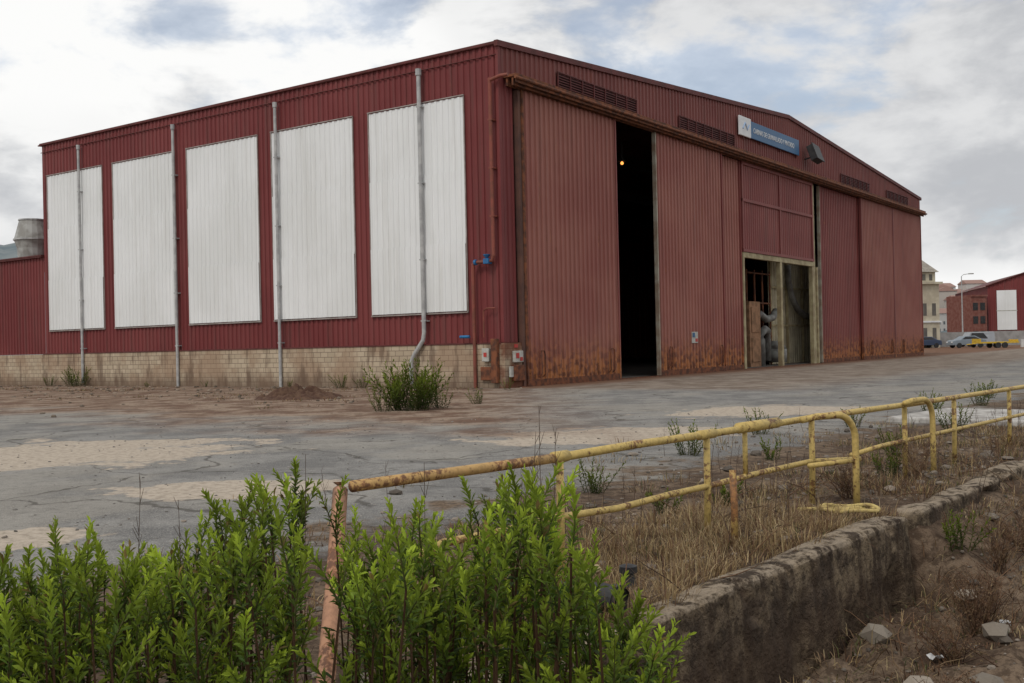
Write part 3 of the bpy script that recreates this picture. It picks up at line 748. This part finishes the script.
def stalk(x,y,h,lean=(0,0),k0=1):
    z0=gz(x,y); p=Vector((x,y,z0)); top=Vector((x+lean[0],y+lean[1],z0+h)); mid=p.lerp(top,.5)+Vector((U(-.03,.03),0,0))
    c=(.11,.07,.05); mb.tube([p,mid,top],[.003,.0022,.001],4,c,cap=False)
    for k in range(int(7+h*6)):
        f=U(.45,1); bp=p.lerp(top,f); a=U(0,6.28); L_=U(.05,.14)*(1.25-f)+.02
        e=bp+Vector((math.cos(a)*L_*.5,math.sin(a)*L_*.5,L_)); mb.tube([bp,e],[.0013,.0008],3,c,cap=False)
for x,y,zt,l in ((-1.45,4.0,1.12,(.05,0)),(-1.2,4.0,1.05,(-.06,0)),(.07,4.2,1.36,(.03,0)),(.0,4.1,1.22,(.08,0)),(-.3,3.9,1.18,(-.03,0)),(.12,4.4,1.24,(.05,0)),(-.85,4.1,1.2,(.05,0))):
    stalk(x,y,zt-gz(x,y),l)
for i in range(90):
    s=U(-1.5,14); q=-.6-abs(random.gauss(0,1.6)); stalk(PX+q*NX+s*SX,PY+q*NY+s*SY,U(.25,.6),(U(-.1,.1),U(-.1,.1)))
for i in range(90):
    s=U(3,13); q=U(0,4); stalk(PX+q*NX+s*SX,PY+q*NY+s*SY,U(.3,.8),(U(-.2,.2),U(-.2,.2)))
obj('dead_weed_stalks',mb,lm)

# ================================================================= DISTANCE
mb=MB(); na,nr=160,8
for j in range(nr+1):
    for i in range(na+1):
        az=math.radians(-75+150*i/na); rr=430+70*j
        prof=18+66*sm(-math.degrees(az),12,25)+10*mnoise.noise(Vector((az*9,.3,0)))+6*mnoise.noise(Vector((az*30,.3,2)))
        prof+=10*sm(math.degrees(az),18,30)
        hgt=prof*math.sin(min(1,j/(nr-2))*math.pi/2)+(3*mnoise.noise(Vector((az*60,j,0))) if j else 0)
        mb.v.append((rr*math.sin(az),rr*math.cos(az),hgt if j else -1))
for j in range(nr):
    for i in range(na): a=j*(na+1)+i; mb.f.append((a,a+1,a+na+2,a+na+1))
m_,t,b=newmat('hazy_hillside',.95,.1); o=pos(t)
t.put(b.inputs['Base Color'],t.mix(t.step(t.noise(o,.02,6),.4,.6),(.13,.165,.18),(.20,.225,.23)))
obj('hills',mb,m_,smooth=True)
mb=MB()
for i in range(60):
    az=math.radians(U(19.5,31)); rr=U(470,640); x=rr*math.sin(az); y=rr*math.cos(az); w=U(7,16); z0=sm(rr,430,700)*22
    h=U(6,12); g=random.choice([(.42,.38,.34),(.5,.47,.44),(.36,.26,.22),(.34,.32,.31),(.55,.53,.51)])
    rm_=Matrix.Translation((x,y,z0))@Matrix.Rotation(U(0,1.5),4,'Z')
    mb.box(-w/2,w/2,-5,5,-9,h,rm_); mb.c+=[g]*8
    vs=[rm_@Vector(p) for p in ((-w/2-.4,-5.4,h),(w/2+.4,-5.4,h),(w/2+.4,5.4,h),(-w/2-.4,5.4,h),(-w/2,0,h+2.2),(w/2,0,h+2.2))]
    mb.add(vs,[(0,1,5,4),(2,3,4,5),(0,4,3),(1,2,5)],(.30,.19,.16))
    for fz in range(int(h//3)):
        for fx in range(int(w//2.6)):
            wx=-w/2+1+fx*2.6; vs=[rm_@Vector(p) for p in ((wx,-5.03,fz*3+1),(wx+1,-5.03,fz*3+1),(wx+1,-5.03,fz*3+2.3),(wx,-5.03,fz*3+2.3))]
            mb.add(vs,[(0,1,2,3)],(.12,.13,.14))
obj('distant_town',mb,vc)

OB=empty('old_office_building',(54.3,140,0),math.radians(20))
cream=simple('cream_render',(.55,.50,.38),(.42,.37,.28),.8,.85)
mb=MB(); mb.box(-8,.9,0,12,0,7.0); mb.box(-1.6,1.6,-.6,4,0,8.3); mb.box(-2.0,1.9,-1,4.4,8.3,8.6); mb.box(-1.3,1.3,-.3,3.6,8.6,9.9)
obj('walls',mb,cream,OB)
mb=MB(); mb.add([(-1.7,-.7,9.9),(1.6,-.7,9.9),(1.6,4,9.9),(-1.7,4,9.9),(0,1.6,12.1)],[(0,1,4),(1,2,4),(2,3,4),(3,0,4)]); mb.add([(-8.3,-.3,7),(1.1,-.3,7),(1.1,12.3,7),(-8.3,12.3,7),(-8.3,6,9),(1.1,6,9)],[(0,1,5,4),(2,3,4,5),(1,2,5),(0,4,3)])
obj('roof',mb,simple('grey_slate',(.34,.31,.26),(.24,.21,.18),2),OB)
mb=MB()
for z in (1,4.2):
    for x in (-7,-5,-3,-1.1,.4): mb.box(x,x+.6,-.64 if x>-2 else -.04,-.55 if x>-2 else .02,z,z+1.6)
mb.box(-.8,-.3,-.34,-.28,8.8,9.6); mb.box(.3,.8,-.34,-.28,8.8,9.6)
obj('windows',mb,simple('shaded_glass',(.14,.13,.11),(.10,.09,.08),1,.4),OB)
mb=MB(); mb.box(-8.2,-1.7,-.15,.0,3.3,3.5); mb.box(-1.8,1.8,-.75,-.6,3.3,3.5); mb.box(-8.2,-1.7,-.2,0,6.8,7.0); obj('cornices',mb,M['signwhite'],OB)

H2=empty('distant_red_hangar',(71.3,160,0),math.radians(-14))
W2=11.5
r2=lambda x:8.8+2.0*(1-abs(x-W2/2)/(W2/2))
obj('gable_wall',MB().corr('x',0,W2,1.6,r2,0,-1,.6,.06),M['red'],H2)
mb=MB(); mb.box(0,W2,-.1,.1,0,1.6); mb.box(-.1,0,.1,30,0,1.6); obj('base_wall',mb,simple('pale_base',(.42,.39,.35),(.3,.28,.25),1),H2)
obj('side_wall',MB().corr('y',0,30,1.6,8.8,0,-1,.6,.06),M['red'],H2)
mb=MB()
for a,b_ in ((1.2,3.9),(5.4,8.2)): mb.box(a,b_,-.16,-.07,2.2,8.1)
obj('white_panels',mb,M['white'],H2)
mb=MB(); mb.box(9.3,9.6,-.16,-.07,1.8,8.3); mb.box(5.3,8.3,-.18,-.161,5.0,5.12); mb.box(1.1,4.0,-.18,-.161,5.0,5.12); obj('panel_rails',mb,M['offwhite'],H2)
mb=MB(); mb.add([(-.3,-.3,8.8),(W2/2,-.3,10.85),(W2/2,30,10.85),(-.3,30,8.8),(W2+.3,-.3,8.8),(W2+.3,30,8.8)],[(0,1,2,3),(1,4,5,2)])
mb.tube([(-.3,-.25,8.8),(W2/2,-.25,10.85),(W2+.3,-.25,8.8)],.12,6)
obj('roof',mb,M['trim'],H2)
SB=empty('red_brick_annex',(67.9,158,0),math.radians(12))
mb=MB(); mb.box(0,2.6,0,6,0,7.2); mb.box(.0,2.7,-.15,6,7.2,7.45); obj('walls',mb,simple('red_brickwork',(.17,.06,.045),(.22,.10,.08),2,.9),SB)
mb=MB()
for z in (1,3.2,5.2): mb.box(.3,1.1,-.05,.02,z,z+1.1); mb.box(1.5,2.3,-.05,.02,z,z+1.1)
obj('windows',mb,M['black'],SB)
def lamp(x,y,h):
    E=empty('street_lamp',(x,y,0)); mb=MB(); mb.tube([(0,0,0),(0,0,h*.5),(0,0,h),(.3,0,h+.25),(1.1,0,h+.35)],[.11,.08,.06,.05,.04],8); obj('column',mb,M['grey_pipe'],E)
    mb=MB(); mb.box(1.0,1.7,-.14,.14,h+.27,h+.42); obj('lantern',mb,M['grey_machine'],E,bevel=.03)
lamp(63.2,150,9.8); lamp(67.5,175,11); lamp(60.5,170,8)
def car(x,y,rz,colr,name='parked_car',van=False):
    E=empty(name,(x,y,0),rz)
    prof=[(-2.15,.35),(-2.15,.8),(-1.95,.95),(-1.2,1.02),(-.55,1.42),(.75,1.46),(1.55,1.05),(2.1,.95),(2.18,.6),(2.15,.35)]
    if van: prof=[(-2.3,.35),(-2.3,.95),(-1.6,1.15),(-1.1,1.9),(2.2,1.95),(2.3,1.7),(2.3,.35)]
    mb=MB(); n=len(prof); vs=[]
    for (yy,k) in ((-.86,1),(.86,1)):
        for px,pz in prof: vs.append((px,yy*(.86 if pz>1.1 else 1),pz))
    mb.add(vs,[tuple(range(n))[::-1],tuple(range(n,2*n))]+[(i,(i+1)%n,n+(i+1)%n,n+i) for i in range(n)])
    obj('body',mb,simple('car_paint',colr,tuple(c*.9 for c in colr),1,.3,0),E,bevel=.05)
    mb=MB()
    for sgn in (-1,1):
        zt=1.38 if not van else 1.8
        mb.add([(-1.0 if not van else -1.25,sgn*.875,1.06 if not van else 1.2),(-.5 if not van else -1.0,sgn*.78,zt),(.65,sgn*.78,zt),(1.25,sgn*.875,1.08)],[(0,1,2,3)])
    obj('windows',mb,M['black'],E)
    mb=MB()
    for wx in (-1.35,1.35):
        for sgn in (-1,1): mb.tube([(wx,sgn*.72,.32),(wx,sgn*.9,.32)],.32,14)
    obj('wheels',mb,M['black'],E)
    mb=MB(); mb.box(-2.19,-2.14,-.75,-.4,.65,.8); mb.box(-2.19,-2.14,.4,.75,.65,.8); obj('headlights',mb,M['signwhite'],E)
car(55.6,131,.1,(.22,.26,.30)); car(53.0,138,.2,(.05,.07,.12)); car(61.5,142,.15,(.35,.37,.4),van=True,name='parked_van')
E=empty('yellow_flatbed_trailer',(56.0,124,0),.05)
mb=MB(); mb.box(-2.3,2.3,-1,1,.55,.72); mb.box(-2.3,-2.2,-1,1,.72,1.1); mb.tube([(-2.3,0,.55),(-3.4,0,.45)],.06,6); mb.box(2.1,2.2,-1,1,.72,.95); obj('bed',mb,M['yellowp'],E)
mb=MB()
for wx in (-.2,.6):
    for sgn in (-1,1): mb.tube([(wx,sgn*.9,.33),(wx,sgn*1.12,.33)],.33,14)
obj('wheels',mb,M['black'],E)
mb=MB()
for i in range(9):
    x=60+i*3.2; y=126+i*.6; mb.add([(x,y,0),(x+3,y+.5,0),(x+3,y+.8,0),(x,y+.3,0),(x,y+.1,.95),(x+3,y+.6,.95),(x+3,y+.7,.95),(x,y+.2,.95)],[(0,1,5,4),(2,3,7,6),(4,5,6,7),(0,4,7,3),(1,2,6,5)])
obj('concrete_barrier',mb,simple('white_concrete',(.55,.54,.52),(.42,.41,.4),1.5))
mb=MB(); mb.box(0,26,0,.2,0,2.0); obj('boundary_wall',mb,simple('grey_render',(.34,.33,.32),(.25,.24,.23),1),loc=(57.5,148,0),rot=(0,0,.15))

# ================================================================= WORLD / LIGHT
wd=bpy.data.worlds.new('World'); scene.world=wd; wd.use_nodes=True
try:
    wd.cycles.sampling_method='MANUAL'; wd.cycles.sample_map_resolution=256
except Exception: pass
t=NT(wd.node_tree); bg=wd.node_tree.nodes['Background']; wo=wd.node_tree.nodes['World Output']
EL,AZ=math.radians(50),math.radians(215)
sk=t.n('ShaderNodeTexSky',sky_type='NISHITA'); sk.sun_disc=False; sk.sun_elevation=EL; sk.sun_rotation=AZ
t.put(bg.inputs[0],sk.outputs[0]); bg.inputs[1].default_value=.14
dirv=t.n('ShaderNodeTexCoord').outputs['Generated']
v1=t.vm('MULTIPLY',dirv,(1,1,2.0)); v1o=t.vm('ADD',v1,(3.1,.4,.7))
na_=t.noise(v1o,2.6,7,.56,.25); nb_=t.noise(t.vm('ADD',v1,(9.2,4.1,2.0)),1.7,3,.5,.2); nc_=t.noise(t.vm('ADD',v1,(1.2,7.1,3.0)),6.5,6,.58,.2)
sh=t.m('ADD',t.m('MULTIPLY',na_,.55),t.m('MULTIPLY',nc_,.45))
cc=t.mix(t.step(sh,.42,.55),(.54,.555,.58),(.98,.98,.97))
cc=t.mix(t.m('MULTIPLY',t.step(nb_,.54,.68),.45),cc,(.48,.49,.515))
bg2=t.n('ShaderNodeBackground'); t.put(bg2.inputs[0],cc); bg2.inputs[1].default_value=1.0
mxs=t.n('ShaderNodeMixShader'); cov=t.step(t.m('ADD',t.m('MULTIPLY',nc_,.45),t.m('MULTIPLY',t.noise(t.vm('ADD',v1,(5.5,2.2,8)),2.0,6,.55,.2),.55)),.41,.48)
t.put(mxs.inputs[0],t.m('ADD',t.m('MULTIPLY',cov,.45),.55)); wd.node_tree.links.new(bg.outputs[0],mxs.inputs[1]); wd.node_tree.links.new(bg2.outputs[0],mxs.inputs[2])
wd.node_tree.links.new(mxs.outputs[0],wo.inputs[0])
sl=bpy.data.lights.new('sun','SUN'); sl.energy=1.2; sl.angle=math.radians(14); sl.color=(1,.95,.87)
so=bpy.data.objects.new('sun',sl); scene.collection.objects.link(so)
sd=Vector((math.sin(AZ)*math.cos(EL),math.cos(AZ)*math.cos(EL),math.sin(EL)))
so.rotation_euler=sd.to_track_quat('Z','Y').to_euler()

# ================================================================= CAMERA
cam=bpy.data.cameras.new('camera'); co=bpy.data.objects.new('camera',cam); scene.collection.objects.link(co)
cam.sensor_width=36; cam.lens=1070/1024*36; cam.clip_end=4000; cam.clip_start=.1
mt=Matrix.Rotation(math.radians(90.19),4,'X')@Matrix.Rotation(math.radians(-1.3),4,'Z')
co.matrix_world=Matrix.Translation((0,0,1.6))@mt
scene.camera=co
scene.view_settings.view_transform='Standard'; scene.view_settings.look='None'; scene.view_settings.exposure=0
